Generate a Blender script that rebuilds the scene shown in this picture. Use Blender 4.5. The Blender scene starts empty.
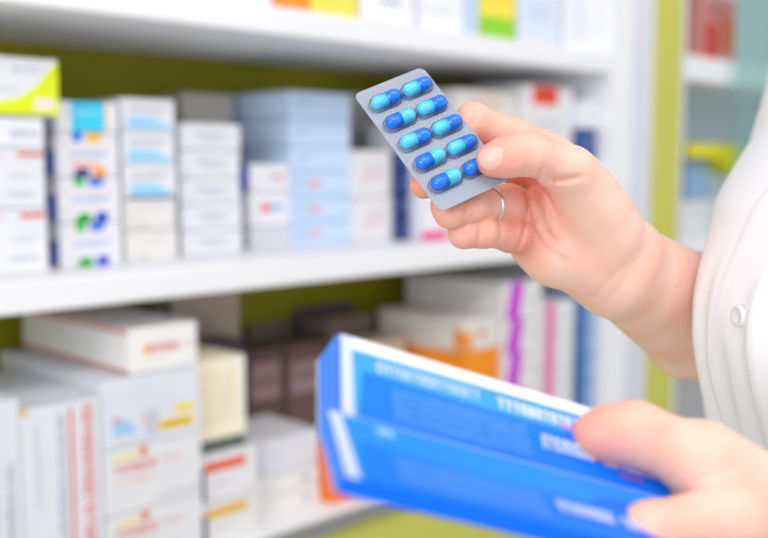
import bpy, bmesh, math, random
import numpy as np
from mathutils import Vector, Matrix
random.seed(7)
S = bpy.context.scene
C = S.collection
PI = math.pi

# ------------------------------------------------------------------ camera
FPX = 1000.0
T = math.radians(5.94)
K = math.sqrt(.5)
CAMZ = 1.25
RGT = Vector((K, -K, 0))
HOR = Vector((K, K, 0))
FWD = Vector((K*math.cos(T), K*math.cos(T), -math.sin(T)))
UPV = Vector((K*math.sin(T), K*math.sin(T), math.cos(T)))
CL = Vector((0, 0, CAMZ))
cd = bpy.data.cameras.new('camera')
cam = bpy.data.objects.new('camera', cd)
C.objects.link(cam)
M3 = Matrix((RGT, UPV, -FWD)).transposed()
CM = Matrix.Translation(CL) @ M3.to_4x4()
cam.matrix_world = CM
cd.sensor_width = 36
cd.lens = 36*FPX/768
cd.clip_start = .02
cd.dof.use_dof = True
cd.dof.focus_distance = .54
cd.dof.aperture_fstop = 4.1
S.camera = cam

def cc(px, py, d):                       # measured point -> camera frame (x right, y up, z back)
    return np.array(((px-384)/FPX*d, -(py-269)/FPX*d, -d))
def wp(px, py, d):
    return CM @ Vector(cc(px, py, d))
def on_y(px, py, Y):                     # where the sight line meets the upright plane y = Y
    v = M3 @ Vector(cc(px, py, 1))
    return CL + v*(Y/v.y)

# ------------------------------------------------------------------ materials
MATS = {}
def mat(name, col, rough=.5, spec=.5, bump=0, bscale=200, metal=0, var=0, vscale=8):
    if name in MATS: return MATS[name]
    m = bpy.data.materials.new(name); m.use_nodes = True
    nt = m.node_tree; b = nt.nodes['Principled BSDF']
    b.inputs['Base Color'].default_value = (*col, 1)
    b.inputs['Roughness'].default_value = rough
    b.inputs['Specular IOR Level'].default_value = spec
    b.inputs['Metallic'].default_value = metal
    tc = nt.nodes.new('ShaderNodeTexCoord')
    if var:
        n = nt.nodes.new('ShaderNodeTexNoise'); n.inputs['Scale'].default_value = vscale; n.inputs['Detail'].default_value = 3
        nt.links.new(tc.outputs['Object'], n.inputs['Vector'])
        r = nt.nodes.new('ShaderNodeValToRGB')
        r.color_ramp.elements[0].position = .3; r.color_ramp.elements[1].position = .7
        r.color_ramp.elements[0].color = (*[max(0, c*(1-var)) for c in col], 1)
        r.color_ramp.elements[1].color = (*[min(1, c*(1+var)) for c in col], 1)
        nt.links.new(n.outputs['Fac'], r.inputs['Fac']); nt.links.new(r.outputs['Color'], b.inputs['Base Color'])
    if bump:
        n = nt.nodes.new('ShaderNodeTexNoise'); n.inputs['Scale'].default_value = bscale
        nt.links.new(tc.outputs['Object'], n.inputs['Vector'])
        bp = nt.nodes.new('ShaderNodeBump'); bp.inputs['Strength'].default_value = bump; bp.inputs['Distance'].default_value = .001
        nt.links.new(n.outputs['Fac'], bp.inputs['Height']); nt.links.new(bp.outputs['Normal'], b.inputs['Normal'])
    MATS[name] = m
    return m
def srgb(r, g, b):
    f = lambda c: (c/255/12.92) if c/255 <= .04045 else ((c/255+.055)/1.055)**2.4
    return (f(r), f(g), f(b))
_ink = {}
def ink(r, g, b, rough=.45):
    k = (r, g, b, rough)
    if k not in _ink:
        _ink[k] = mat('card_%02x%02x%02x' % (r, g, b), srgb(r, g, b), rough, .2, var=.03, vscale=30)
    return _ink[k]

# ------------------------------------------------------------------ object helpers
def tag(o, label, cat=None, group=None, kind=None):
    if label: o['label'] = label
    if cat: o['category'] = cat
    if group: o['group'] = group
    if kind: o['kind'] = kind
    return o
def link_mesh(name, bm, mats, parent=None, loc=None, smooth=False, mw=None):
    me = bpy.data.meshes.new(name); bm.normal_update(); bm.to_mesh(me); bm.free()
    for m in (mats if isinstance(mats, (list, tuple)) else [mats]): me.materials.append(m)
    if smooth:
        for p in me.polygons: p.use_smooth = True
    o = bpy.data.objects.new(name, me); C.objects.link(o)
    if parent: o.parent = parent
    if loc is not None: o.location = loc
    if mw is not None: o.matrix_world = mw
    return o
def empty(name, loc=(0, 0, 0), mw=None):
    o = bpy.data.objects.new(name, None); C.objects.link(o); o.empty_display_size = .05
    o.location = loc
    if mw is not None: o.matrix_world = mw
    return o
def box(bm, lo, hi, bev=0, mi=0):
    vs = [bm.verts.new((x, y, z)) for x in (lo[0], hi[0]) for y in (lo[1], hi[1]) for z in (lo[2], hi[2])]
    fs = [bm.faces.new([vs[i] for i in q]) for q in ((0, 1, 3, 2), (4, 6, 7, 5), (0, 4, 5, 1), (2, 3, 7, 6), (0, 2, 6, 4), (1, 5, 7, 3))]
    for f in fs: f.material_index = mi
    if bev:
        es = list({e for f in fs for e in f.edges})
        bmesh.ops.bevel(bm, geom=es, offset=bev, segments=2, profile=.6, affect='EDGES')
    return vs

# ------------------------------------------------------------------ cartons
class Carton:
    """a folding carton: body, creased closing flap line on its ends, and its printing, all in the carton's own frame
    (origin at the base, front face at y = 0 looking to -y)"""
    def __init__(s, w, h, d, col, bev=.0012):
        s.w, s.h, s.d = w, h, d
        s.bm = bmesh.new(); s.mats = [ink(*col)]; s.n = 0
        box(s.bm, (0, 0, 0), (w, d, h), bev)
    def mi(s, col):
        m = ink(*col)
        if m not in s.mats: s.mats.append(m)
        return s.mats.index(m)
    def P(s, face, u, v, e):
        if face == 'f': return (u*s.w, -e, v*s.h)
        if face == 'l': return (-e, (1-u)*s.d, v*s.h)
        if face == 't': return (u*s.w, v*s.d, s.h+e)
    def poly(s, face, pts, col, e=.00025):
        s.n += 1
        f = s.bm.faces.new([s.bm.verts.new(s.P(face, u, v, e-.0001+s.n*1.5e-6)) for u, v in pts]); f.material_index = s.mi(col)
    def rect(s, face, u0, v0, u1, v1, col, e=.00025):
        s.poly(face, [(u0, v0), (u1, v0), (u1, v1), (u0, v1)], col, e)
    def hill(s, face, u0, v0, u1, v1, col):
        pts = [(u0, v0), (u1, v0)] + [(u1+(u0-u1)*t, v0+(v1-v0)*min(1, (.12+1.25*math.sin(PI*min(1, t*.62))))) for t in [i/10 for i in range(11)]]
        s.poly(face, pts, col)
    def text(s, face, u0, v0, u1, v1, col, n=8, vert=False, bold=.3, e=.0003):
        """a line of small illegible lettering: one short set of strokes for each letter"""
        rnd = random.Random(int(1e4*(u0+v0*3+n)))
        for i in range(n):
            a, b = i/n, (i+.78)/n
            k = rnd.choice((0, 1, 2, 3)); t = bold
            R = {0: [(0, 0, t, 1), (t, 0, 1, .25), (t, .75, 1, 1), (1-t, .25, 1, .75)], 1: [(0, 0, t, 1), (t, .8, 1, 1), (1-t, 0, 1, .8)],
                 2: [(0, 0, 1, .22), (0, .4, 1, .6), (0, .78, 1, 1), (0, .22, t, .78)], 3: [(.35, 0, .35+t, 1), (0, .8, 1, 1)]}[k]
            for x0, y0, x1, y1 in R:
                xa, xb = a+(b-a)*x0, a+(b-a)*x1
                if vert: q = (u0+(u1-u0)*y0, v1-(v1-v0)*xb, u0+(u1-u0)*y1, v1-(v1-v0)*xa)
                else: q = (u0+(u1-u0)*xa, v0+(v1-v0)*y0, u0+(u1-u0)*xb, v0+(v1-v0)*y1)
                s.rect(face, *q, col, e)
    def done(s, label, group, loc, rz=0, name='medicine_carton'):
        # tuck line of the lid on the top and a crease on the end
        dk = tuple(int(c*.80) for c in (225, 225, 225))
        s.rect('t', .02, .035, .98, .05, dk); s.rect('l', .05, .93, .95, .94, dk)
        o = link_mesh(name, s.bm, s.mats, loc=loc); o.rotation_euler = (0, 0, rz)
        return tag(o, label, 'box', group)

Y0 = .969                                  # plane of the shelf fronts
EPS = .0005
ZM = on_y(0, 283, Y0).z                    # top of the middle shelf
ZU = on_y(300, 37, Y0).z                   # underside of the upper shelf
TH = .034
ZL = on_y(340, 512, Y0).z                  # top of the lower shelf
XE = 1.530                                 # inner face of the end panel
YB = 1.275                                 # back panel

def place(x0, x1, ys, Yf, shelf):
    """corner positions of a stack: left/right edges, heights of the divisions (last one = shelf)"""
    ym = (ys[0]+min(ys[-1], 480))/2
    a = on_y(x0, ym, Yf).x; b = min(on_y(x1, ym, Yf).x, XE-.002)
    xc = (x0+x1)/2
    zs = [on_y(xc, y, Yf).z for y in ys]
    zs[-1] = shelf+EPS
    return a, b, zs
W = (233, 233, 240)
GM = 'medicine cartons on the middle shelf'
GL = 'medicine cartons on the lower shelf'
GT = 'medicine cartons on the top shelf'
GAP = .0011
def stack(x0, x1, ys, Yf, dep, shelf, specs, group, X0=None, jit=True):
    a, b, zs = place(x0, x1, ys, Yf, shelf)
    if X0 is not None: a = X0
    n = len(specs)
    for i, (col, art, label) in enumerate(specs):
        zt, zb = zs[i], zs[i+1]
        c = Carton(b-a, zt-zb-GAP, dep, col)
        if art: art(c)
        j = random.uniform(-.0025, .0025) if jit and i < n-1 else 0
        c.done(label, group, (a, Yf+abs(j), zb))
    return a, b, zs

# ------------------------------------------------------------------ shelving unit
white = mat('shelf_white_laminate', srgb(244, 244, 247), .45, .4, bump=.02, var=.01)
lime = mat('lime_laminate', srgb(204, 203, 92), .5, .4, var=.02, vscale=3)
olive = mat('shaded_lime_back_board', srgb(150, 146, 8), .55, .3, var=.03, vscale=4)  # same lime as the fronts, darkened to put shelf shade into the colour
greyl = mat('grey_laminate', srgb(176, 176, 178), .5, .4, var=.02)
alu = mat('brushed_aluminium_edge', srgb(150, 150, 148), .4, .5, metal=.3)
XL = -.35
unit = tag(empty('shelving_unit', (XL, Y0, 0)), 'white open pharmacy shelving unit with lime back board, filled with cartons', 'shelving')
def part(name, boxes, m, parent, bev=.002, label=None):
    bm = bmesh.new()
    for lo, hi in boxes: box(bm, lo, hi, bev)
    bmesh.ops.translate(bm, verts=bm.verts, vec=-Vector(parent.location))
    o = link_mesh(name, bm, m, parent)
    if label: o['label'] = label
    return o
for z in (ZM-TH, ZU, ZU+.30):
    part('shelf', [((XL+.03, Y0, z), (XE-.0005, YB, z+TH))], white, unit, .004)
part('shelf', [((XL+.03, Y0+.004, ZL-.022), (XE-.0005, YB, ZL))], white, unit, .003)
part('edge_strip', [((XL+.03, Y0-.002, ZL-.024), (XE-.0005, Y0+.0035, ZL-.004))], alu, unit, .001, 'grey metal edge strip of the lower shelf')
part('back_panel', [((XL, YB+.0005, .0), (XE+.07, YB+.016, 2.05))], olive, unit, 0, 'lime back board darkened with painted shade')
part('side_panel', [((XE, Y0, 0), (XE+.070, YB, 2.05))], white, unit)
part('side_panel', [((XL, Y0, 0), (XL+.0295, YB, 2.05))], white, unit)
part('base_panel', [((XL+.03, Y0+.012, .0), (XE-.0005, Y0+.03, ZL-.0245))], lime, unit, .001, 'lime green base front below the lower shelf')
part('top_panel', [((XL+.03, Y0, 2.0), (XE-.0005, YB, 2.05))], white, unit)

# second cabinet to the right
CX0 = XE+.072
cab = tag(empty('display_cabinet', (CX0, Y0, 0)), 'grey display cabinet with a lime post and sliding glass door beside the shelves', 'cabinet')
CX1, CX2, CX3 = CX0+.076, CX0+.168, CX0+1.25
palepan = mat('pale_blue_grey_panel', srgb(222, 224, 236), .5, .4, var=.02)
part('side_panel', [((CX0, Y0+.004, 0), (CX1-.0005, YB, 2.05))], palepan, cab, .001, 'pale bluish grey side panel')
part('post', [((CX1, Y0-.003, 0), (CX2, Y0+.03, 2.05))], lime, cab, .002, 'lime green vertical post')
part('door_frame', [((CX2+.0005, Y0, 0), (CX2+.018, Y0+.03, 2.05))], palepan, cab, .001)
part('back_panel', [((CX1, YB, 0), (CX3, YB+.016, 2.05))], mat('grey_cabinet_back', srgb(238, 236, 240), .5, .4, var=.02), cab, 0, 'grey cabinet back')
part('side_panel', [((CX3, Y0, 0), (CX3+.02, YB, 2.05))], palepan, cab, .001)
CS = []
for py0, py1 in ((57, 82), (237, 262)):
    z1 = on_y(715, py0, Y0+.02).z; z0 = on_y(715, py1, Y0+.02).z
    CS.append(z1)
    part('shelf', [((CX2+.019, Y0+.035, z0), (CX3-.0005, YB-.0005, z1))], white, cab, .003)
part('base_panel', [((CX2+.019, Y0+.04, .0), (CX3-.0005, Y0+.055, CS[1]-.30))], greyl, cab, .001)
part('shelf', [((CX2+.019, Y0+.035, CS[1]-.2995), (CX3-.0005, YB-.0005, CS[1]-.27))], greyl, cab, .002)
part('top_panel', [((CX2+.019, Y0, 2.0), (CX3-.0005, YB-.0005, 2.05))], palepan, cab, .001)
gm = bpy.data.materials.new('greenish_glass'); gm.use_nodes = True
nt = gm.node_tree; nt.nodes.clear()
out = nt.nodes.new('ShaderNodeOutputMaterial'); mx = nt.nodes.new('ShaderNodeMixShader'); mx.inputs[0].default_value = .14
tr = nt.nodes.new('ShaderNodeBsdfTransparent'); tr.inputs[0].default_value = (.84, .95, .93, 1)
gl = nt.nodes.new('ShaderNodeBsdfGlossy'); gl.inputs['Roughness'].default_value = .05; gl.inputs[0].default_value = (.8, .95, .92, 1)
nt.links.new(tr.outputs[0], mx.inputs[1]); nt.links.new(gl.outputs[0], mx.inputs[2]); nt.links.new(mx.outputs[0], out.inputs[0])
gx = on_y(736, 60, Y0+.015).x
part('glass_door', [((gx, Y0+.010, .05), (CX3-.002, Y0+.016, 1.98))], gm, cab, 0, 'greenish sliding glass door')

# ------------------------------------------------------------------ room
floor_m = mat('pale_vinyl_floor', srgb(205, 203, 200), .4, .4, var=.04, vscale=2)
wall_m = mat('white_wall_paint', srgb(240, 240, 240), .7, .3, bump=.05, bscale=60)
bm = bmesh.new(); box(bm, (-1.6, -2.2, -.05), (4.2, 1.75, -.0005)); tag(link_mesh('floor', bm, floor_m), None, kind='structure')
bm = bmesh.new(); box(bm, (-1.6, 1.75, -.05), (4.2, 1.85, 2.7)); tag(link_mesh('wall_back', bm, wall_m), None, kind='structure')
bm = bmesh.new(); box(bm, (4.2, -2.2, -.05), (4.3, 1.85, 2.7)); tag(link_mesh('wall_right', bm, wall_m), None, kind='structure')

# ------------------------------------------------------------------ printing designs
GREY = (150, 152, 170); RED = (226, 84, 66); TXT = (188, 190, 206)
def redbar(c):
    c.rect('f', .55, .86, .97, .93, RED); c.text('f', .35, .18, .85, .26, TXT, 9); c.text('f', .4, .5, .8, .58, (214, 214, 224), 8)
    c.rect('f', .0, .86, .3, .89, (240, 190, 180))
def thin_txt(c): c.text('f', .45, .3, .92, .55, (186, 186, 208), 9)
def limetop(c):
    c.poly('f', [(.33, .0), (1, 0), (1, .98), (.90, .80), (.74, .50), (.55, .30), (.33, .22)], (226, 240, 40)); c.rect('f', .0, 0, .33, .20, (226, 238, 60))
    c.rect('f', .72, .1, .95, .3, (246, 226, 224)); c.text('f', .5, .74, .85, .82, (196, 200, 210), 8); c.text('f', .3, .4, .55, .46, (206, 206, 214), 8)
def cyan_block(c):
    c.rect('f', .24, .02, .78, .99, (66, 208, 244)); c.rect('f', .79, .0, .84, 1, (250, 214, 170)); c.text('f', .3, .55, .7, .68, (180, 236, 250), 6)
def tabs(top, bot):
    def art(c):
        (c0, c1), (b0, b1) = top, bot
        c.poly('f', [(.26, .80), (.42, .80), (.42, 1), (.24, 1)], c0); c.poly('f', [(.48, .80), (.70, .80), (.74, 1), (.48, 1)], c1)
        c.poly('f', [(.24, .0), (.52, .0), (.52, .20), (.32, .20)], b0); c.poly('f', [(.56, .0), (.78, .0), (.78, .22), (.60, .22)], b1)
        c.text('f', .22, .45, .84, .58, (160, 174, 226), 10); c.rect('f', .03, .70, .97, .72, (246, 196, 196)); c.rect('f', .03, .29, .97, .31, (246, 196, 196))
        c.rect('l', .55, .05, .98, .62, (120, 142, 212))
    return art
def orange_tabs(c):
    tabs(((36, 124, 236), (250, 190, 60)), ((74, 52, 150), (246, 160, 40)))(c)
    c.rect('f', .24, .22, .66, .34, (248, 176, 160))
G0, G1 = ((80, 196, 96), (90, 128, 226)), ((20, 170, 40), (20, 70, 200))
def hill(c):
    c.text('f', .16, .60, .86, .76, (176, 178, 186), 10); c.hill('f', .12, .06, .96, .44, (160, 214, 248)); 
def hill_last(c):
    hill(c); c.rect('f', .1, 0, .96, .07, (96, 110, 128))
def faint(c):
    c.text('f', .25, .7, .42, .76, (200, 198, 204), 4); c.text('f', .6, .7, .8, .76, (200, 198, 204), 4); c.rect('f', .28, .1, .42, .18, (190, 186, 180))
def squig(c):
    c.text('f', .25, .52, .85, .66, (150, 158, 186), 10); c.text('f', .35, .30, .75, .40, (176, 184, 206), 9); c.rect('f', .08, .06, .97, .075, (214, 216, 228))
def logo(c):
    c.rect('l', 0, 0, 1, 1, (60, 76, 214)); c.rect('f', .5, .42, .68, .58, (180, 190, 232)); c.rect('f', .68, .36, .86, .6, (240, 150, 140))
def logo2(c):
    c.rect('f', .28, .42, .52, .66, (236, 110, 100)); c.rect('f', .54, .46, .84, .64, (150, 196, 234)); c.rect('l', 0, .0, 1, 1, (226, 228, 240))
def blue_red(c):
    c.rect('f', .28, .4, .5, .6, (236, 150, 160)); c.text('f', .05, .45, .22, .6, (150, 160, 190), 3); c.rect('l', .06, .05, .1, .95, (170, 186, 220))
def blue_plain(c): c.text('f', .1, .5, .3, .62, (160, 176, 210), 4)
def pale_red(c): c.text('f', .25, .38, .72, .52, (232, 178, 176), 6); c.text('f', .25, .62, .8, .7, (206, 206, 212), 8)
def navy(c): c.text('f', .15, .52, .9, .66, (150, 176, 226), 7, bold=.24); c.text('f', .15, .3, .9, .4, (80, 110, 170), 8)
def pinkstrip(c): c.rect('f', 0, .0, 1, .16, (238, 70, 140)); c.text('f', .2, .5, .9, .6, (200, 200, 214), 5)
def tan_txt(c): c.text('f', .2, .62, .8, .78, (222, 178, 140), 9); c.text('f', .15, .36, .9, .46, (196, 190, 190), 12); c.rect('f', .55, .1, .75, .3, (150, 186, 222))
def redlabel(c): c.rect('f', .14, .72, .66, .985, (232, 76, 52)); c.text('f', .2, .4, .8, .48, (206, 206, 210), 9)
def plain(c): c.text('f', .2, .45, .8, .55, (210, 210, 216), 8)

# ------------------------------------------------------------------ middle shelf, left to right
_, _, az = stack(-14, 46, [115, 147, 208, 274], 1.035, .15, ZM, [
    ((238, 238, 248), thin_txt, 'thin white carton directly under the lime yellow carton'),
    (W, redbar, 'white carton with a red bar under the thin carton, leftmost middle stack'),
    (W, redbar, 'white red-barred carton standing on the middle shelf, bottom of leftmost stack')], GM)
c = Carton(on_y(58, 85, 1.03).x-on_y(-34, 85, 1.03).x, on_y(12, 57, 1.03).z-az[0], .155, W); limetop(c)
c.done('white and lime yellow carton on top of the leftmost stack, middle shelf', GM, (on_y(-34, 85, 1.03).x, 1.03, az[0]+.0004))
stack(58, 120, [101, 132, 177, 222, 267], 1.055, .13, ZM, [
    (W, cyan_block, 'white carton with a bright cyan block, topmost of the coloured-tab stack'),
    (W, orange_tabs, 'white carton with blue, orange and purple tabs under the cyan carton'),
    (W, tabs(G0, G1), 'white carton with green and blue tabs, second from the shelf in its stack'),
    (W, tabs(G0, G1), 'white carton with green and blue tabs resting on the middle shelf')], GM)
stack(123, 176, [98, 131, 164, 198, 229, 262], 1.062, .14, ZM, [
    (W, hill, 'white carton with a pale blue hill shape, topmost of the three alike'),
    (W, hill, 'white carton with a pale blue hill shape, middle of the three alike'),
    (W, hill_last, 'white carton with blue hill and dark lower edge, lowest of three alike'),
    ((230, 228, 226), faint, 'plain off-white carton under the blue hill cartons'),
    ((230, 228, 226), faint, 'plain off-white carton on the shelf at the bottom of the blue hill stack')], GM)
stack(181, 241, [123, 150, 178, 204, 230, 255], 1.078, .12, ZM, [
    (W, squig, 'white carton with grey scribbled print, top of the five-high white stack'),
    (W, squig, 'white carton with grey scribbled print, second from top of five-high stack'),
    (W, squig, 'white carton with grey scribbled print, third in the five-high white stack'),
    (W, squig, 'white carton with grey scribbled print, fourth from top of five-high stack'),
    (W, squig, 'white carton with grey scribbled print on the shelf under four like it')], GM)
stack(184, 236, [93, 172, 255], 1.205, .055, ZM, [
    ((196, 190, 182), None, 'grey beige carton at the back, above the five-high white stack'),
    ((196, 190, 182), None, 'grey beige carton on the shelf behind the five-high white stack')], GM)
ea, eb, ez = stack(250, 290, [163, 191, 226, 250], 1.098, .11, ZM, [
    (W, logo, 'white carton with a royal blue end beside the light blue stack'),
    (W, logo2, 'white carton with a red and blue logo below the royal blue ended one'),
    ((214, 216, 226), plain, 'light grey carton on the shelf under the red and blue logo carton')], GM)
LB = (200, 222, 250)
stack(297, 351, [92, 119, 147, 171, 196, 221, 248], 1.098, .145, ZM, [
    (LB, blue_plain, 'light blue carton, topmost of the tall light blue stack'),
    (LB, blue_plain, 'light blue carton, second from the top of the tall light blue stack'),
    (LB, blue_plain, 'light blue carton, third from the top of the tall light blue stack'),
    (LB, blue_red, 'light blue carton with a small red mark, third from the shelf'),
    (LB, blue_red, 'light blue carton with a small red mark, second from the shelf'),
    (LB, blue_red, 'light blue carton with a red mark lying on the shelf, bottom of its stack')], GM, X0=eb+.0015)
stack(354, 394, [150, 197, 245], 1.085, .13, ZM, [
    ((230, 227, 230), pale_red, 'white carton with faint red lettering, upper one right of the light blue stack'),
    ((230, 227, 230), pale_red, 'white carton with faint red lettering, on the shelf right of the light blue stack')], GM)
stack(350, 392, [94, 246], 1.225, .04, ZM, [
    ((214, 214, 220), None, 'tall pale grey carton at the back behind the faint red lettered cartons')], GM)
na, nb, _ = stack(397, 421, [150, 172, 195, 218, 242], 1.075, .10, ZM, [
    ((40, 62, 118), navy, 'navy blue carton, topmost of the narrow navy stack behind the blister'),
    ((40, 62, 118), navy, 'navy blue carton, second from top of the narrow navy stack'),
    ((40, 62, 118), navy, 'navy blue carton, second from the shelf in the narrow navy stack'),
    ((40, 62, 118), navy, 'navy blue carton on the shelf at the bottom of the narrow navy stack')], GM)
ia, ib, _ = stack(422, 446, [122, 182, 240], 1.05, .12, ZM, [
    (W, plain, 'white carton above the pink-edged carton beside the navy stack'),
    (W, pinkstrip, 'white carton with a bright pink lower edge beside the navy stack')], GM)
ja, jb, _ = stack(456, 515, [90, 140, 190, 236], 1.03, .15, ZM, [
    ((232, 224, 218), tan_txt, 'cream carton with tan lettering behind the index finger, top of its stack'),
    ((232, 224, 218), tan_txt, 'cream carton with tan lettering behind the hand, middle of its stack'),
    ((232, 224, 218), tan_txt, 'cream carton with tan lettering on the shelf behind the hand')], GM)
ka, kb, _ = stack(519, 573, [85, 155, 232], 1.01, .14, ZM, [
    ((230, 230, 234), redlabel, 'pale carton with a red label near the end panel, above the hand'),
    ((230, 230, 234), plain, 'pale carton hidden by the hand, under the red-labelled carton')], GM, X0=jb+.003)
stack(577, 600, [100, 128, 160, 225], .995, .10, ZM, [
    ((236, 238, 246), plain, 'white carton on a navy carton against the end panel'),
    ((60, 88, 150), navy, 'navy carton under a white one against the end panel'),
    ((226, 230, 240), plain, 'white carton on the shelf against the end panel, under a navy one')], GM, X0=kb+.004)

# ------------------------------------------------------------------ top shelf
ZT = ZU+TH
def topitem(x0, x1, h, col, art, label, Yf=1.0, dep=.1):
    a = on_y(x0, 20, Yf).x; b = min(XE-.002, on_y(x1, 20, Yf).x)
    c = Carton(b-a, h, dep, col)
    if art: art(c)
    c.done(label, GT, (a, Yf, ZT+EPS))
topitem(180, 226, .07, W, plain, 'white carton on the top shelf, far left above the olive gap')
topitem(229, 272, .07, W, plain, 'white carton on the top shelf left of the orange one')
topitem(275, 308, .06, (250, 150, 60), plain, 'orange carton on the top shelf')
topitem(311, 357, .06, (252, 226, 96), plain, 'plain yellow carton on the top shelf beside the orange one')
topitem(361, 414, .09, (244, 244, 250), squig, 'white carton on the top shelf right of the plain yellow carton')
def outl(c): c.rect('f', .03, .0, .06, 1, (196, 196, 214)); c.text('f', .2, .3, .8, .38, (214, 210, 224), 8)
topitem(418, 464, .09, (244, 244, 250), outl, 'white carton with a grey edge line on the top shelf')
topitem(466, 478, .09, (196, 220, 246), None, 'narrow light blue carton on the top shelf beside the yellow-green one')
def yg(c): c.rect('f', 0, 0, 1, .36, (150, 214, 60)); c.text('f', .2, .6, .8, .68, (236, 206, 60), 6)
topitem(480, 515, .10, (252, 232, 84), yg, 'yellow carton with a green lower band on the top shelf')
def lb(c): c.text('f', .2, .4, .8, .46, (190, 206, 232), 7); c.text('f', .2, .55, .8, .61, (190, 206, 232), 7)
topitem(518, 560, .11, (222, 232, 250), lb, 'pale blue printed carton on the top shelf right of the green-banded one')
def lil(c): c.rect('f', .2, .1, .8, .9, (236, 236, 250))
topitem(564, 606, .13, (246, 246, 252), lil, 'tall white carton on the top shelf against the end panel')

# ------------------------------------------------------------------ lower shelf, left to right
def vert_txt(c):
    c.rect('f', .60, 0, .645, .97, (234, 110, 100)); c.text('f', .76, .06, .90, .97, (232, 120, 108), 17, vert=True)
    c.text('f', .44, .12, .54, .94, (182, 184, 198), 22, vert=True, bold=.25); c.rect('f', .02, .965, .1, .985, (244, 200, 90)); c.rect('f', .0, .985, .07, .995, (230, 100, 80))
    c.text('f', .16, .5, .21, .9, (216, 216, 226), 14, vert=True)
def vert_grey(c):
    c.text('f', .80, .05, .90, .70, (170, 172, 188), 22, vert=True, bold=.25); c.text('f', .62, .2, .69, .62, (206, 206, 216), 14, vert=True)
    c.text('f', .5, .4, .56, .9, (206, 206, 216), 14, vert=True)
pa, pb, pz = stack(-62, 20, [404, 640], .985, .2, ZL, [
    ((228, 230, 237), vert_grey, 'tall white carton with vertical grey lettering, cut by the left picture edge')], GL)
pa2, pb2, _ = stack(23, 101, [402, 640], .985, .2, ZL, [
    ((230, 232, 239), vert_txt, 'tall white carton with vertical red lettering and a red stripe')], GL, X0=pb+.001)
def q1(c):
    c.rect('f', .56, .13, .92, .28, (246, 206, 24)); c.text('f', .60, .17, .88, .23, (170, 140, 20), 8); c.rect('f', .72, .35, .93, .47, (246, 222, 70))
    c.hill('f', .1, .18, .34, .40, (166, 206, 246)); c.rect('f', .11, .38, .17, .45, (236, 120, 110)); c.rect('f', .36, .26, .44, .4, (246, 206, 210))
    for k in range(3): c.rect('f', .42+.05*k, .1, .455+.05*k, .48, (196, 196, 214))
    c.text('f', .08, .72, .18, .76, (214, 214, 224), 4); c.text('f', .3, .78, .42, .82, (214, 214, 224), 4); c.text('f', .1, .05, .48, .09, (206, 206, 216), 12)
def q2(c):
    c.poly('f', [(.1, .80), (.36, .84), (.36, .90), (.1, .87)], (250, 222, 120)); c.rect('f', .36, .83, .43, .97, (238, 120, 76))
    c.text('f', .1, .62, .52, .75, (232, 116, 110), 9, bold=.36); c.text('f', .56, .68, .8, .73, (240, 190, 160), 9); c.text('f', .12, .46, .5, .52, (244, 206, 170), 12)
    c.text('f', .5, .12, .98, .16, (200, 200, 210), 18)
qa, qb, qz = stack(99, 201, [373, 442, 507, 600], .985, .255, ZL, [
    ((228, 230, 240), q1, 'white carton with yellow bars and a small blue picture, on the lower left stack'),
    ((232, 231, 235), q2, 'white carton with a red and yellow logo under the yellow-barred carton'),
    ((232, 231, 235), q2, 'white carton with a red and yellow logo at the bottom picture edge')], GL, X0=pb2+.002)
def rtop(c):
    c.rect('f', .22, .40, .30, .62, (248, 176, 90)); c.text('f', .31, .42, .72, .60, (228, 84, 84), 8, bold=.4); c.text('f', .74, .46, .94, .56, (244, 196, 192), 6)
    c.rect('l', 0, .88, 1, .97, (226, 130, 118)); c.rect('l', 0, .02, 1, .09, (226, 130, 118)); c.text('f', .3, .24, .6, .28, (214, 206, 210), 9)
    c.rect('t', .0, .1, .03, .95, (226, 150, 140))
ra = on_y(128, 350, .99).x; rb = on_y(197, 350, .99).x
c = Carton(rb-ra, on_y(162, 325, .99).z-qz[0]-.001, .262, (244, 242, 240)); rtop(c)
c.done('long white carton with red side stripes lying on top of the lower left stack', GL, (ra, .99, qz[0]+.0004))
def cream(c):
    for k in range(6): c.text('f', .12, .78-.11*k, .8, .81-.11*k, (226, 208, 160), 10, bold=.25)
    c.rect('f', .90, 0, 1, 1, (248, 244, 232))
def darkg(c): c.text('f', .1, .3, .9, .6, (120, 136, 126), 9)
def barcol(col):
    def art(c):
        c.rect('f', .0, .05, .12, .72, (34, 46, 96)); c.rect('f', .12, .62, .80, .84, col); c.text('f', .2, .3, .6, .36, (206, 206, 214), 9)
    return art
sa, sb, sz = stack(203, 258, [450, 497, 545], .995, .17, ZL, [
    ((234, 232, 236), barcol((238, 104, 74)), 'white carton with an orange-red bar and navy corner, beside the tall stack'),
    ((232, 230, 229), barcol((236, 184, 40)), 'white carton with an amber bar and navy corner on the lower shelf')], GL, X0=qb+.002)
s2 = on_y(243, 440, 1.01).x
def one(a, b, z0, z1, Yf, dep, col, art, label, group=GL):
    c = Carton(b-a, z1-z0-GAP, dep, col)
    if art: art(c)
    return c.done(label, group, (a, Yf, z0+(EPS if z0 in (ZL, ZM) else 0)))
zc = on_y(222, 438, 1.005).z
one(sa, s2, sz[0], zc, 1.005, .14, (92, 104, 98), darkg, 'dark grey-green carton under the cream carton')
zc2 = on_y(222, 357, 1.005).z
one(sa, s2, zc, zc2, 1.005, .12, (250, 240, 214), cream, 'cream yellow carton with lines of print beside the lower left stack')
def umark(c): c.text('f', .1, .35, .35, .55, (196, 202, 220), 4); c.rect('f', .72, .4, .84, .62, (150, 160, 196))
def uvert(c): c.rect('f', .05, .05, .16, .95, (214, 214, 226))
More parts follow.
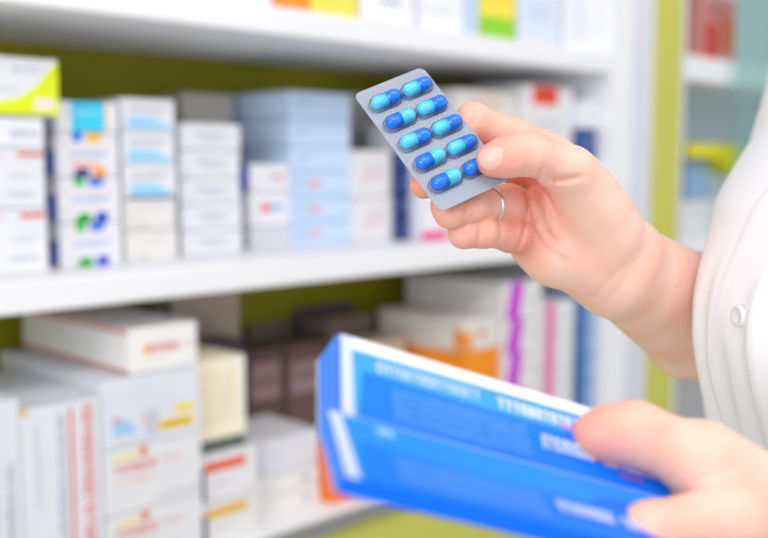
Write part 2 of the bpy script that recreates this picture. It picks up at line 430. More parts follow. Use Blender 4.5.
ua, ub, uz = stack(262, 320, [435, 471, 492, 513], 1.02, .115, ZL, [
    ((228, 228, 236), uvert, 'plain white carton on top of the low stack left of the blue boxes'),
    ((238, 236, 234), umark, 'thin white carton with a small blue mark, middle of the low stack'),
    ((238, 236, 234), umark, 'thin white carton with a small blue mark on the lower shelf')], GL, X0=sb+.012)
def oran(c): 
    for k in range(4): c.rect('f', 0, .2+.2*k, 1, .22+.2*k, (236, 100, 30))
stack(315, 352, [444, 506], 1.0, .10, ZL, [
    ((252, 128, 44), oran, 'bright orange carton on the lower shelf peeking out left of the blue boxes')], GL, X0=ub+.003)
# cartons at the lower shelf's back; brown, slate and olive ones have shade painted in
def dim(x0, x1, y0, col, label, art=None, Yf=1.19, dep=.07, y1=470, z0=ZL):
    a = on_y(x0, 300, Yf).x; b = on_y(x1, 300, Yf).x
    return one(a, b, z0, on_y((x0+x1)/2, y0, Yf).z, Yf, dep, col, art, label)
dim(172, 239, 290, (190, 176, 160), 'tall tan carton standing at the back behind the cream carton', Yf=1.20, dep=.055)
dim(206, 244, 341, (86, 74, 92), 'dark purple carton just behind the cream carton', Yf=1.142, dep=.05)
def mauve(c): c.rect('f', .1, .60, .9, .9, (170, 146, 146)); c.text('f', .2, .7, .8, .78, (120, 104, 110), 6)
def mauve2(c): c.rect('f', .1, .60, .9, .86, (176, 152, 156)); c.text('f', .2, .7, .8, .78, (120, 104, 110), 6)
dim(247, 283, 350, (112, 92, 88), 'carton with a pinkish label, coloured dark as in shade, at the back of the lower shelf', mauve, 1.18, .08)
dim(286, 326, 344, (120, 98, 92), 'carton with a pinkish label, coloured dark as in shade, nearest the blue boxes', mauve2, 1.18, .08)
dim(296, 352, 305, (94, 96, 120), 'bluish carton, coloured dim as in shade, at the back above the blue boxes', None, 1.262, .008)
dim(248, 290, 322, (128, 122, 104), 'grey-olive carton, coloured dim as in shade, at the back of the lower shelf', None, 1.262, .008)
dim(330, 372, 316, (120, 104, 96), 'brown carton, coloured dim as in shade, at the back behind the blue boxes', None, 1.18, .075)
# right-hand stacks
def zend(c):
    c.rect('l', .9, .05, 1, .7, (246, 150, 70)); c.text('l', .3, .62, .8, .7, (196, 190, 186), 14); c.text('l', .1, .3, .7, .38, (200, 190, 196), 16)
    c.rect('f', .0, .0, .26, .6, (246, 158, 90)); c.rect('f', .45, .4, .62, .6, (226, 110, 60))
za = on_y(463, 340, 1.012).x; zb = on_y(499, 340, 1.012).x
z1 = on_y(463, 320, 1.012).z; z2 = on_y(463, 353, 1.012).z; z3 = on_y(468, 380, 1.008).z
one(za, zb, z2, z1, 1.012, .19, (228, 222, 214), zend, 'long off-white carton with an orange end, lying on orange cartons')
one(za+.003, zb, z3, z2, 1.012, .17, (252, 156, 36), oran, 'orange carton under the long off-white carton')
one(za+.003, zb, ZL, z3, 1.012, .17, (250, 150, 40), oran, 'orange carton hidden low behind the blue boxes, bottom of its stack')
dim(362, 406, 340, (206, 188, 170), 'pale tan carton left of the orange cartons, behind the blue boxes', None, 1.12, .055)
def purple(c):
    c.poly('f', [(.05, .0), (.42, .0), (.52, 1), (.2, 1)], (206, 70, 214)); c.text('f', .6, .4, .95, .5, (190, 190, 196), 5)
    c.text('l', .3, .55, .8, .66, (188, 186, 190), 12); c.text('l', .3, .3, .7, .38, (188, 186, 190), 10)
wa, wb, _ = stack(503, 541, [281, 318, 351, 388, 422, 456], 1.005, .22, ZL, [
    ((232, 230, 230), purple, 'white carton with a purple slash, topmost of the purple-slashed stack'),
    ((232, 230, 230), purple, 'white carton with a purple slash, second from top of its stack'),
    ((232, 230, 230), purple, 'white carton with a purple slash, middle of its five-high stack'),
    ((232, 230, 230), purple, 'white carton with a purple slash, second from the shelf in its stack'),
    ((232, 230, 230), purple, 'white carton with a purple slash on the shelf, bottom of its stack')], GL, X0=zb+.003)
def pinkv(c): c.rect('f', .0, .0, .30, 1, (236, 110, 168)); c.text('f', .45, .4, .9, .5, (196, 196, 202), 5)
xa, xb, _ = stack(545, 574, [301, 333, 366, 399, 450], .998, .15, ZL, [
    ((230, 230, 232), pinkv, 'white carton with a pink left band, topmost of the pink-banded stack'),
    ((230, 230, 232), pinkv, 'white carton with a pink left band, second from top of its stack'),
    ((230, 230, 232), pinkv, 'white carton with a pink left band, second from the shelf in its stack'),
    ((230, 230, 232), pinkv, 'white carton with a pink left band on the shelf, bottom of its stack')], GL, X0=wb+.003)
def bluev(c): c.rect('f', .0, .0, .34, 1, (34, 104, 176)); c.text('f', .45, .4, .95, .6, (80, 120, 180), 5); c.rect('l', 0, 0, 1, 1, (34, 96, 166))
stack(576, 606, [293, 318, 343, 368, 394, 440], .99, .13, ZL, [
    ((150, 178, 214), bluev, 'blue carton with a darker left band, topmost by the end panel'),
    ((150, 178, 214), bluev, 'blue carton with a darker left band, second from top by the end panel'),
    ((150, 178, 214), bluev, 'blue carton with a darker left band, middle of the stack by end panel'),
    ((150, 178, 214), bluev, 'blue carton with a darker left band, second from shelf by end panel'),
    ((150, 178, 214), bluev, 'blue carton with a darker left band on the shelf by the end panel')], GL, X0=xb+.003)
# in the cabinet
GC = 'cartons in the display cabinet'
def cabitem(x0, x1, y0, zb, col, art, label, Yf=1.06, dep=.1):
    a = on_y(x0, 150, Yf).x; b = on_y(x1, 150, Yf).x
    return one(a, b, zb, on_y((x0+x1)/2, y0, Yf).z, Yf, dep, col, art, label, GC)
def redp(c): c.rect('f', .12, .05, .5, .6, (226, 70, 60)); c.rect('f', .6, .2, .95, .7, (220, 110, 60)); c.text('f', .2, .7, .8, .85, (200, 90, 96), 5)
cabitem(697, 731, -6, CS[0]+.0005, (226, 150, 146), redp, 'red and pink printed carton on the upper cabinet shelf')
cabitem(684, 740, 199, CS[1]+.0005, (232, 232, 236), None, 'off-white carton on the lower cabinet shelf under the dull blue one', Yf=1.04, dep=.14)
cabitem(688, 708, 158, on_y(712, 199, 1.04).z+.0006, (150, 184, 220), None, 'dull blue carton in the cabinet lying on an off-white one', Yf=1.045)
# bent yellow piece like folded plastic, resting on the dull blue carton
a = on_y(689, 145, 1.02); b = on_y(742, 145, 1.02)
bm = bmesh.new(); w = b.x-a.x; hh = on_y(715, 143, 1.02).z-on_y(715, 156, 1.02).z
pts = [(0, 0), (w*.52, -.0), (w*.72, -hh*.9), (w, -hh*1.55), (w, hh*.9), (w*.9, hh), (0, hh)]
vs = [bm.verts.new((x, 0, z)) for x, z in pts]; f = bm.faces.new(vs)
r = bmesh.ops.extrude_face_region(bm, geom=[f]); bmesh.ops.translate(bm, verts=[v for v in r['geom'] if isinstance(v, bmesh.types.BMVert)], vec=(0, .05, 0))
bmesh.ops.recalc_face_normals(bm, faces=bm.faces)
zz = on_y(703, 158, 1.045).z+.001
yel = link_mesh('yellow_folded_piece', bm, ink(236, 222, 20), loc=(a.x, 1.02, zz))
tag(yel, 'bright yellow folded piece in the cabinet above the dull blue one', 'box', GC)

# ------------------------------------------------------------------ blister pack
def frame(R, pos):                       # columns of R in x-right / y-down / z-away axes -> world matrix with z towards the viewer side
    X = Vector((R[0][0], -R[1][0], -R[2][0])); Yd = Vector((R[0][1], -R[1][1], -R[2][1])); Z = Vector((R[0][2], -R[1][2], -R[2][2]))
    m = Matrix((X, -Yd, -Z)).transposed().to_4x4()       # local x right, y up the sheet, z out of its face
    m.translation = Vector((pos[0], -pos[1], -pos[2]))
    return CM @ m
BW, BL = .0458, .0850
BR = [[0.831, 0.536, -0.15], [-0.405, 0.768, 0.497], [0.381, -0.352, 0.855]]
bx = Vector((BR[0][0], BR[1][0], BR[2][0])).normalized(); by = Vector((BR[0][1], BR[1][1], BR[2][1])); by = (by-bx*by.dot(bx)).normalized(); bz = bx.cross(by)
BR = [[bx[i], by[i], bz[i]] for i in range(3)]
BM = frame(BR, (.0251, -.0709, .534))
blister = tag(empty('blister_pack', mw=BM), 'silver blister pack of ten blue capsules held up between thumb and fingers', 'blister pack')

foil = bpy.data.materials.new('embossed_foil'); foil.use_nodes = True
nt = foil.node_tree; b = nt.nodes['Principled BSDF']
b.inputs['Base Color'].default_value = (*srgb(206, 208, 220), 1); b.inputs['Metallic'].default_value = .15; b.inputs['Roughness'].default_value = .42
tc = nt.nodes.new('ShaderNodeTexCoord')
hs = []
for rot in (.9, -.9):
    mp = nt.nodes.new('ShaderNodeMapping'); mp.inputs['Rotation'].default_value = (0, 0, rot)
    wv = nt.nodes.new('ShaderNodeTexWave'); wv.inputs['Scale'].default_value = 230; wv.inputs['Distortion'].default_value = 0
    nt.links.new(tc.outputs['Object'], mp.inputs[0]); nt.links.new(mp.outputs[0], wv.inputs['Vector']); hs.append(wv)
ml = nt.nodes.new('ShaderNodeMath'); ml.operation = 'MULTIPLY'
nt.links.new(hs[0].outputs['Fac'], ml.inputs[0]); nt.links.new(hs[1].outputs['Fac'], ml.inputs[1])
bp = nt.nodes.new('ShaderNodeBump'); bp.inputs['Strength'].default_value = .8; bp.inputs['Distance'].default_value = .0006
nt.links.new(ml.outputs[0], bp.inputs['Height']); nt.links.new(bp.outputs['Normal'], b.inputs['Normal'])
rp = nt.nodes.new('ShaderNodeValToRGB'); rp.color_ramp.elements[0].color = (*srgb(172, 175, 190), 1); rp.color_ramp.elements[1].color = (*srgb(214, 217, 230), 1)
nt.links.new(ml.outputs[0], rp.inputs[0]); nt.links.new(rp.outputs[0], b.inputs['Base Color'])

def clear(name, tint, g, rough=.08):
    m = bpy.data.materials.new(name); m.use_nodes = True; nt = m.node_tree; nt.nodes.clear()
    o = nt.nodes.new('ShaderNodeOutputMaterial'); mx = nt.nodes.new('ShaderNodeMixShader')
    lw = nt.nodes.new('ShaderNodeLayerWeight'); lw.inputs[0].default_value = g
    t = nt.nodes.new('ShaderNodeBsdfTransparent'); t.inputs[0].default_value = (*tint, 1)
    q = nt.nodes.new('ShaderNodeBsdfGlossy'); q.inputs['Roughness'].default_value = rough
    nt.links.new(lw.outputs['Fresnel'], mx.inputs[0]); nt.links.new(t.outputs[0], mx.inputs[1]); nt.links.new(q.outputs[0], mx.inputs[2]); nt.links.new(mx.outputs[0], o.inputs[0])
    return m
pvc = clear('clear_pvc', (.99, .995, 1.0), .10)

def rounded(w, h, r, n=6):
    pts = []
    for cx, cy, a0 in ((w/2-r, h/2-r, 0), (-w/2+r, h/2-r, PI/2), (-w/2+r, -h/2+r, PI), (w/2-r, -h/2+r, 1.5*PI)):
        for i in range(n+1):
            a = a0+PI/2*i/n; pts.append((cx+r*math.cos(a), cy+r*math.sin(a)))
    return pts
def slab(pts, z0, z1):
    bm = bmesh.new()
    a = [bm.verts.new((x, y, z0)) for x, y in pts]; c = [bm.verts.new((x, y, z1)) for x, y in pts]
    bm.faces.new(a[::-1]); bm.faces.new(c)
    for i in range(len(pts)): bm.faces.new((a[i], a[(i+1) % len(pts)], c[(i+1) % len(pts)], c[i]))
    return bm
link_mesh('foil_sheet', slab(rounded(BW, BL, .004), -.0004, 0), foil, blister)['label'] = 'embossed silver foil backing'

def capsule_pts(L, r, n=9):               # profile of a capsule along x: list of (x, radius)
    o = []
    for i in range(n+1):
        a = PI/2*i/n; o.append((-L/2+r-r*math.cos(a), r*math.sin(a)))
    for i in range(n, -1, -1):
        a = PI/2*i/n; o.append((L/2-r+r*math.cos(a), r*math.sin(a)))
    return o
def lathe_x(bm, prof, seg=20, a0=0, a1=2*PI, off=(0, 0, 0), zs=1):
    full = abs(a1-a0-2*PI) < 1e-6; m = seg if full else seg+1
    rings = []
    for x, r in prof:
        rings.append([bm.verts.new((off[0]+x, off[1]+r*math.cos(a0+(a1-a0)*k/seg), off[2]+zs*r*math.sin(a0+(a1-a0)*k/seg))) for k in range(m)])
    for p, q in zip(rings, rings[1:]):
        for k in range(seg):
            k2 = (k+1) % m
            bm.faces.new((p[k], p[k2], q[k2], q[k]))
    bmesh.ops.remove_doubles(bm, verts=bm.verts, dist=1e-6)
CLEN, CR = .0183, .0037
colx = (-.0102, .0103)
rowy = [.0300-.0146*i for i in range(5)]
# domed clear film: flat flange plus ten cavities
bm = bmesh.new()
fl = [bm.verts.new((x, y, .00025)) for x, y in rounded(BW-.0003, BL-.0003, .004)]; bm.faces.new(fl)
for y in rowy:
    for x in colx:
        b2 = bmesh.new(); lathe_x(b2, capsule_pts(CLEN+.0020, CR+.0010), 16, 0, PI, (x, y, .0003), 1.45)
        me = bpy.data.meshes.new('t'); b2.to_mesh(me); b2.free(); bm.from_mesh(me); bpy.data.meshes.remove(me)
film = link_mesh('plastic_film', bm, pvc, blister, smooth=True); film['label'] = 'clear domed plastic film over the capsules'
cyan = mat('capsule_light_cyan', srgb(96, 214, 255), .22, .6)
blue = mat('capsule_deep_blue', srgb(30, 128, 246), .22, .6)
bodyp = capsule_pts(CLEN, CR); 
bm = bmesh.new(); lathe_x(bm, [p for p in bodyp if p[0] <= .0001]+[(.002, CR)], 20)
capL = None
lay = ['cb', 'cb', 'bc', 'cb', 'cb', 'cb', 'bc', 'cb', 'bc', 'bc']
def half(bm_scale, sgn):
    bm = bmesh.new()
    pr = [(sgn*x, r*bm_scale) for x, r in bodyp if x <= .0002]
    pr.append((sgn*(.0012 if bm_scale == 1 else .0002), CR*bm_scale))
    pr.append((sgn*(.0012 if bm_scale == 1 else .0002), CR*bm_scale*.6))
    lathe_x(bm, pr, 20); bmesh.ops.recalc_face_normals(bm, faces=bm.faces)
    return bm
bm.free()
words = {'cb': 'capsule with light cyan left half and deep blue right half', 'bc': 'capsule with deep blue left half and light cyan right half'}
i = 0
for y in rowy:
    for x in colx:
        k = lay[i]; i += 1
        left = link_mesh('capsule', half(1.0, 1), cyan if k[0] == 'c' else blue, blister, loc=(x, y, CR-.0006), smooth=True)
        left['label'] = words[k]
        rgt = link_mesh('capsule_cap', half(1.045, -1), blue if k[0] == 'c' else cyan, left, smooth=True)
        left.rotation_euler = (random.uniform(-.05, .05), 0, random.uniform(-.05, .05))

# ------------------------------------------------------------------ the two blue cartons in the near hand
def blue_carton(tl, depth, L, H, ln, hg, th, title, label):
    BLUE_L, BLUE_D = ((60, 158, 255) if title else (30, 140, 255)), (0, 120, 255)
    L = Vector(L).normalized(); H = Vector(H); H = (H-L*H.dot(L)).normalized(); D = L.cross(H)
    o = Vector(((tl[0]-384)/FPX*depth, (tl[1]-269)/FPX*depth, depth)) + H*hg        # bottom front left corner
    flip = lambda v: Vector((v.x, -v.y, -v.z))
    m = Matrix((flip(L), flip(D), flip(-H))).transposed().to_4x4(); m.translation = flip(o)
    root = tag(empty('medicine_carton', mw=CM @ m), label, 'box', 'blue cartons held in the near hand')
    c = Carton(ln, hg, th, BLUE_D, .0007)
    c.rect('f', 0, .5, 1, 1, BLUE_L, .0002); c.rect('f', 0, 0, .06, .5, BLUE_L, .0002)
    # white margins, deep blue panel, lines of print
    c.rect('f', 0, .85 if title else .992, 1, 1, (246, 244, 252)); c.rect('f', 0, 0, .032, 1, (206, 216, 250))
    c.poly('f', [(.045, 0), (1, 0), (1, .56), (.35, .56), (.06, .60)], BLUE_D)
    c.poly('f', [(.7, .56), (1, .56), (1, .80), (.75, .70)], (20, 110, 252), .0003)
    if title:
        c.text('f', .10, .64, .41, .77, (196, 220, 255), 15, bold=.34, e=.0004); c.text('f', .46, .62, .80, .76, (240, 242, 255), 14, bold=.38, e=.0004)
        c.rect('f', .66, .60, .70, .64, (214, 120, 220), .0004)
    else:
        c.rect('f', .12, .80, .165, .90, (150, 204, 255), .0004)
    for k in range(5):
        c.text('f', .14, .43-.085*k, .54, .475-.085*k, (100, 166, 255), 26, bold=.45, e=.0004)
    c.text('f', .58, .24, .75, .41, (206, 226, 255), 8, bold=.36, e=.0005); c.text('f', .77, .22, .985, .38, (222, 220, 250), 12, bold=.4, e=.0005)
    c.rect('f', .82, .13, .90, .17, (150, 90, 200), .0005)
    c.rect('l', 0, 0, 1, 1, (96, 158, 246)); c.rect('l', 0, .0, .06, 1, (226, 228, 250), .0004)
    body = link_mesh('carton_body', c.bm, c.mats, root)
    # tuck flap and side flaps on the left end
    bm = bmesh.new(); box(bm, (-.0011, .0010, .0012), (-.0004, th-.0008, hg-.0006), .0002)
    link_mesh('end_flap', bm, ink(72, 140, 246), root)
    bm = bmesh.new(); box(bm, (-.0005, .0006, hg*.10), (.010, .0013, hg*.90)); bmesh.ops.translate(bm, verts=bm.verts, vec=(.0008, .0002, 0))
    link_mesh('dust_flap', bm, ink(222, 226, 246), root)
    return root
L1 = (320, 105, 130)
b1 = blue_carton((340, 334), .385, L1, (5, 75, -73), .152, .0380, .0185, True, 'upper blue carton with white title lettering and white top margin, under the thumb')
b2 = blue_carton((328, 410), .353, L1, (44, 80, -150), .150, .0375, .0075, False, 'lower blue carton tilted under the first one, its title covered')

# ------------------------------------------------------------------ person: surface grown round a skeleton
def seg_d(P, a, b):
    ab = b-a; t = np.clip(((P-a) @ ab)/max(1e-12, ab @ ab), 0, 1)
    return np.linalg.norm(P-a-t[:, None]*ab, axis=1), t
def rc(P, a, b, ra, rb):
    d, t = seg_d(P, a, b); return d-(ra+(rb-ra)*t)
def smin(a, b, k):
    h = np.maximum(k-np.abs(a-b), 0)/k
    return np.minimum(a, b)-h*h*k*.25
def chain(P, pts, k=.004):
    r = None
    for (a, ra), (b, rb) in zip(pts, pts[1:]):
        d = rc(P, a, b, ra, rb); r = d if r is None else smin(r, d, k)
    return r
def groove(P, pts, depth, wid, zt=.016):
    """crease line: points (camera frame); soft cut"""
    best = None
    for a, b in zip(pts, pts[1:]):
        ab = b-a; q = P-a
        t = np.clip((q[:, :2] @ ab[:2])/max(1e-12, ab[:2] @ ab[:2]), 0, 1)
        e = q-t[:, None]*ab
        d2 = (e[:, 0]**2+e[:, 1]**2)/wid**2+(e[:, 2]/zt)**2
        best = d2 if best is None else np.minimum(best, d2)
    ends = np.minimum(np.linalg.norm(P[:, :2]-pts[0][:2], axis=1), np.linalg.norm(P[:, :2]-pts[-1][:2], axis=1))
    return depth*np.exp(-best)*np.clip(ends/.0055, .1, 1)

def surface_nets(f, lo, hi, h, B=16):
    lo = np.array(lo, float); n = np.ceil((np.array(hi)-lo)/h/B).astype(int)
    bi = np.stack(np.meshgrid(*[np.arange(k) for k in n], indexing='ij'), -1).reshape(-1, 3)
    cen = lo+(bi+.5)*B*h
    act = bi[np.abs(f(cen)) < B*h*.87*1.35+.003]
    N = n*B
    g = np.arange(B+1); G = np.stack(np.meshgrid(g, g, g, indexing='ij'), -1)
    Gf = G.reshape(-1, 3)
    corner = [(i, j, k) for i in (0, 1) for j in (0, 1) for k in (0, 1)]
    edges = [(a, b) for ia, a in enumerate(corner) for b in corner[ia+1:] if sum(abs(np.array(a)-np.array(b))) == 1]
    ids, vs, quads = [], [], []
    key = lambda c: (c[:, 0]*N[1]+c[:, 1])*N[2]+c[:, 2]
    for b in act:
        v = f(lo+(Gf+b*B)*h).reshape(B+1, B+1, B+1)
        s = v < 0
        if s.all() or not s.any(): continue
        cnt = np.zeros((B, B, B)); acc = np.zeros((B, B, B, 3))
        for a, c in edges:
            va = v[a[0]:a[0]+B, a[1]:a[1]+B, a[2]:a[2]+B]; vc = v[c[0]:c[0]+B, c[1]:c[1]+B, c[2]:c[2]+B]
            m = (va < 0) != (vc < 0)
            t = np.where(m, va/np.where(m, va-vc, 1), 0)
            cnt += m
            for ax in range(3): acc[..., ax] += m*(a[ax]+t*(c[ax]-a[ax]))
        w = np.argwhere(cnt > 0)
        if len(w):
            ids.append(key(w+b*B)); vs.append(lo+(w+b*B+acc[tuple(w.T)]/cnt[tuple(w.T)][:, None])*h)
        for ax in range(3):
            sl0 = s[:B, :B, :B]; sl1 = [s[1:, :B, :B], s[:B, 1:, :B], s[:B, :B, 1:]][ax]
            e = np.argwhere(sl0 != sl1)
            if not len(e): continue
            ge = e+b*B; o1, o2 = np.eye(3, dtype=int)[(ax+1) % 3], np.eye(3, dtype=int)[(ax+2) % 3]
            q = np.stack([key(ge-o1-o2), key(ge-o2), key(ge), key(ge-o1)], 1)
            fl = ~sl0[tuple(e.T)]
            q[fl] = q[fl][:, ::-1]
            quads.append(q)
    ids = np.concatenate(ids); vs = np.concatenate(vs); quads = np.concatenate(quads)
    u, first = np.unique(ids, return_index=True); vs = vs[first]
    idx = np.searchsorted(u, quads); ok = (np.take(u, np.minimum(idx, len(u)-1)) == quads).all(1)
    return vs, idx[ok]

def J(px, py, d, r): return (cc(px, py, d), r)
# far (right) hand: palm to the viewer, thumb in front of the pack, fingers behind it
RH = dict(
    thumb=[J(606, 226, .578, .0175), J(569, 172, .549, .0138), J(530, 154, .529, .0112), J(507, 157, .5235, .0100), J(493, 160, .5225, .0090)],
    index=[J(570, 172, .592, .0130), J(547, 154, .585, .0125), J(518, 140, .575, .0108), J(473, 121, .563, .0096), J(445, 148, .554, .0085), J(424, 185, .5285, .0074)],
    middle=[J(560, 180, .590, .0140), J(496, 160, .570, .0100), J(462, 178, .552, .0086), J(446, 192, .540, .0074)],
    ring=[J(545, 212, .583, .0125), J(508, 204, .562, .0105), J(470, 206, .538, .0088), J(450, 212, .530, .0079), J(443, 205, .533, .0068)],
    pinky=[J(536, 236, .585, .0120), J(512, 234, .566, .0100), J(482, 231, .546, .0086), J(464, 233, .540, .0076), J(459, 225, .545, .0062)])
RPALM = [(J(606, 250, .596, .021), J(570, 178, .590, .0138)), (J(604, 258, .597, .020), J(556, 182, .590, .0150)), (J(600, 266, .598, .018), J(546, 212, .586, .0140)),
         (J(596, 268, .597, .0175), J(535, 240, .586, .0125)), (J(590, 262, .590, .018), J(552, 254, .586, .0165)), (J(556, 254, .586, .016), J(534, 240, .585, .0125)),
         (J(610, 232, .583, .0175), J(582, 188, .567, .0165)), (J(592, 212, .573, .0165), J(596, 240, .583, .0165)), (J(569, 174, .560, .012), J(560, 172, .585, .012))]
RARM = [(J(606, 240, .598, .0175), J(628, 252, .602, .0180)), (J(592, 266, .598, .0165), J(612, 284, .602, .0180)),
        (J(628, 252, .602, .0180), J(695, 294, .712, .0280)), (J(612, 284, .602, .0175), J(688, 334, .712, .0295)),
        (J(695, 294, .712, .0280), J(772, 350, .80, .036)), (J(688, 334, .712, .0295), J(772, 362, .80, .036)), (J(618, 268, .602, .019), J(690, 314, .712, .034))]
RCREASE = [
    ([cc(536, 165, .55), cc(531, 185, .553), cc(531, 203, .556), cc(538, 228, .562), cc(552, 250, .566), cc(572, 264, .570)], .0013, .0013, .045),
    ([cc(520, 172, .56), cc(526, 190, .56), cc(527, 212, .562), cc(522, 236, .562), cc(512, 256, .566)], .0011, .0012, .045),
    ([cc(526, 163, .52), cc(524, 172, .525), cc(528, 178, .53)], .0011, .0011, .016),
    ([cc(543, 178, .54), cc(555, 181, .54), cc(582, 178, .548)], .0020, .0014, .018),
    ([cc(497, 216, .55), cc(499, 234, .55), cc(494, 248, .555)], .0013, .0012, .016),
    ([cc(479, 222, .537), cc(480, 232, .537), cc(477, 245, .54)], .0009, .0011, .016),
    ([cc(463, 199, .53), cc(465, 212, .53), cc(462, 220, .53)], .0009, .0011, .016),
    ([cc(477, 103, .56), cc(475, 117, .56), cc(470, 132, .56)], .0009, .0013, .018),
    ([cc(586, 303, .59), cc(600, 286, .585), cc(622, 262, .585)], .0003, .0018, .03),
    ([cc(598, 312, .59), cc(612, 292, .585), cc(634, 268, .585)], .0002, .0018, .03),
    ([cc(545, 200, .56), cc(549, 222, .563), cc(562, 246, .568)], .0007, .0012, .045)]
NAIL_C = cc(489, 157, .5138)
def far_hand(P):
    palm = None
    for (a, ra), (b, rb) in RPALM+RARM:
        d = rc(P, a, b, ra, rb); palm = d if palm is None else smin(palm, d, .011)
    r = None
    for k, p in RH.items():
        d = smin(palm, chain(P, p, .005), .007 if k != 'thumb' else .009)
        r = d if r is None else np.minimum(r, d)
    for pts, dep, wid, zt in RCREASE: r = r+groove(P, pts, dep*1.5, wid*1.15, zt)
    return r
# near (left) hand: back of thumb and index seen, gripping the cartons
LH = dict(
    thumb=[J(765, 505, .430, .0180), J(702, 462, .420, .0150), J(636, 433, .4135, .0122), J(607, 434, .4125, .0108), J(593, 437, .4125, .0090)],
    index=[J(765, 535, .420, .0150), J(735, 515, .403, .0130), J(650, 530, .386, .0102), J(600, 552, .380, .0090), J(578, 564, .382, .0076)],
    middle=[J(775, 555, .425, .0150), J(750, 570, .410, .0125), J(672, 604, .388, .0100), J(632, 622, .375, .0088), J(612, 620, .382, .0074)],
    ring=[J(785, 575, .43, .014), J(765, 606, .420, .0115), J(695, 640, .400, .0095), J(650, 652, .392, .0084), J(628, 640, .400, .0072)],
    pinky=[J(800, 590, .44, .013), J(784, 630, .430, .0105), J(730, 660, .418, .0086), J(692, 664, .410, .0076), J(672, 654, .416, .0065)])
LPALM = [(J(830, 520, .446, .021), J(742, 505, .424, .0185)), (J(830, 540, .446, .021), J(765, 530, .420, .0170)), (J(832, 560, .448, .020), J(775, 556, .425, .0165)),
         (J(836, 570, .45, .019), J(788, 580, .432, .0150)), (J(702, 462, .422, .0145), J(752, 500, .426, .0175)), (J(715, 478, .424, .0130), J(742, 516, .412, .0130))]
LARM = [(J(830, 525, .446, .021), J(900, 540, .455, .024)), (J(830, 560, .448, .020), J(900, 585, .455, .024)), (J(900, 540, .455, .024), J(1180, 560, .45, .037)), (J(900, 585, .455, .024), J(1180, 575, .45, .037))]
def near_hand(P):
    palm = None
    for (a, ra), (b, rb) in LPALM+LARM:
        d = rc(P, a, b, ra, rb); palm = d if palm is None else smin(palm, d, .012)
    r = None
    for k, p in LH.items():
        d = smin(palm, chain(P, p, .006), .009)
        r = d if r is None else np.minimum(r, d)
    return r
# torso frame
TC = CL + RGT*.3345 + HOR*.58; TC.z = 0
ta = math.radians(12)
TF = (RGT*-math.cos(ta) + HOR*-math.sin(ta)).normalized(); TR = (RGT*-math.sin(ta)+HOR*math.cos(ta)).normalized()
def tor(lat, fwd, z): return TC + TR*lat + TF*fwd + Vector((0, 0, z))
CMI = CM.inverted()
def tl(lat, fwd, z): return np.array(CMI @ tor(lat, fwd, z))
EL_R, EL_L = cc(772, 356, .80), cc(1180, 568, .45)
SH_R, SH_L = tl(.160, -.07, 1.375), tl(-.160, -.07, 1.375)
def trunk(P):
    r = rc(P, tl(0, -.01, .86), tl(0, 0, 1.0), .110, .092)
    for a, b, ra, rb in ((tl(0, 0, 1.0), tl(0, .0, 1.20), .092, .095), (tl(0, 0, 1.2), tl(0, -.05, 1.32), .095, .07), (tl(.09, -.055, 1.31), tl(-.09, -.055, 1.31), .062, .062), (tl(.05, -.07, 1.37), SH_R, .05, .05), (tl(-.05, -.07, 1.37), SH_L, .05, .05),
                         (tl(0, -.07, 1.34), tl(0, -.055, 1.47), .058, .050), (SH_R, EL_R, .047, .038), (SH_L, EL_L, .047, .038), (EL_R, cc(740, 335, .762), .038, .034), (EL_L, cc(1060, 566, .452), .038, .034),
                         (tl(.085, -.01, .86), tl(.085, 0, .47), .085, .058), (tl(-.085, -.01, .86), tl(-.085, 0, .47), .085, .058), (tl(.085, -.01, .47), tl(.09, -.03, .10), .055, .040), (tl(-.085, -.01, .47), tl(-.09, -.03, .10), .055, .040),
                         (tl(.09, -.04, .045), tl(.10, .13, .032), .040, .026), (tl(-.09, -.04, .045), tl(-.10, .13, .032), .040, .026), (tl(.09, -.03, .12), tl(.09, -.04, .045), .040, .040), (tl(-.09, -.03, .12), tl(-.09, -.04, .045), .040, .040)):
        r = smin(r, rc(P, a, b, ra, rb), .03)
    # head: skull, jaw, brow, nose, lips, chin, ears, eye hollows
    for a, b, ra, rb in ((tl(0, -.075, 1.585), tl(0, -.035, 1.59), .076, .074), (tl(0, -.02, 1.56), tl(0, .005, 1.51), .062, .040), (tl(.03, -.02, 1.525), tl(0, .02, 1.492), .030, .020)):
        r = smin(r, rc(P, a, b, ra, rb), .03)
    for a, b, ra, rb, k in ((tl(0, .040, 1.585), tl(0, .062, 1.548), .007, .011, .012), (tl(.018, .044, 1.520), tl(-.018, .044, 1.520), .006, .006, .008), (tl(.016, .041, 1.511), tl(-.016, .041, 1.511), .007, .007, .008),
                            (tl(.079, -.045, 1.585), tl(.074, -.040, 1.545), .013, .009, .006), (tl(-.079, -.045, 1.585), tl(-.074, -.040, 1.545), .013, .009, .006)):
        r = smin(r, rc(P, a, b, ra, rb), k)
    for s in (-1, 1): r = r+.007*np.exp(-((P-tl(s*.031, .042, 1.576))**2).sum(1)/.014**2)
    r = r+.003*np.exp(-(seg_d(P, tl(.02, .05, 1.5155), tl(-.02, .05, 1.5155))[0]/.003)**2)
    return r
VV, QQ = [], []; off = 0
def bounds(prims, pad=.03):
    pts = np.array([p for p in prims]); return pts.min(0)-pad, pts.max(0)+pad
hp = [p for c in RH.values() for p, r in c]+[p for s in RPALM+RARM for p, r in s]
lo, hi = bounds(hp, .045); v, q = surface_nets(far_hand, lo, hi, .0010); VV.append(v); QQ.append(q); off = len(v)
n_far = len(v)
hp = [p for c in LH.values() for p, r in c]+[p for s in LPALM+LARM for p, r in s]
lo, hi = bounds(hp, .045); v, q = surface_nets(near_hand, lo, hi, .0016); VV.append(v); QQ.append(q+off); off += len(v)
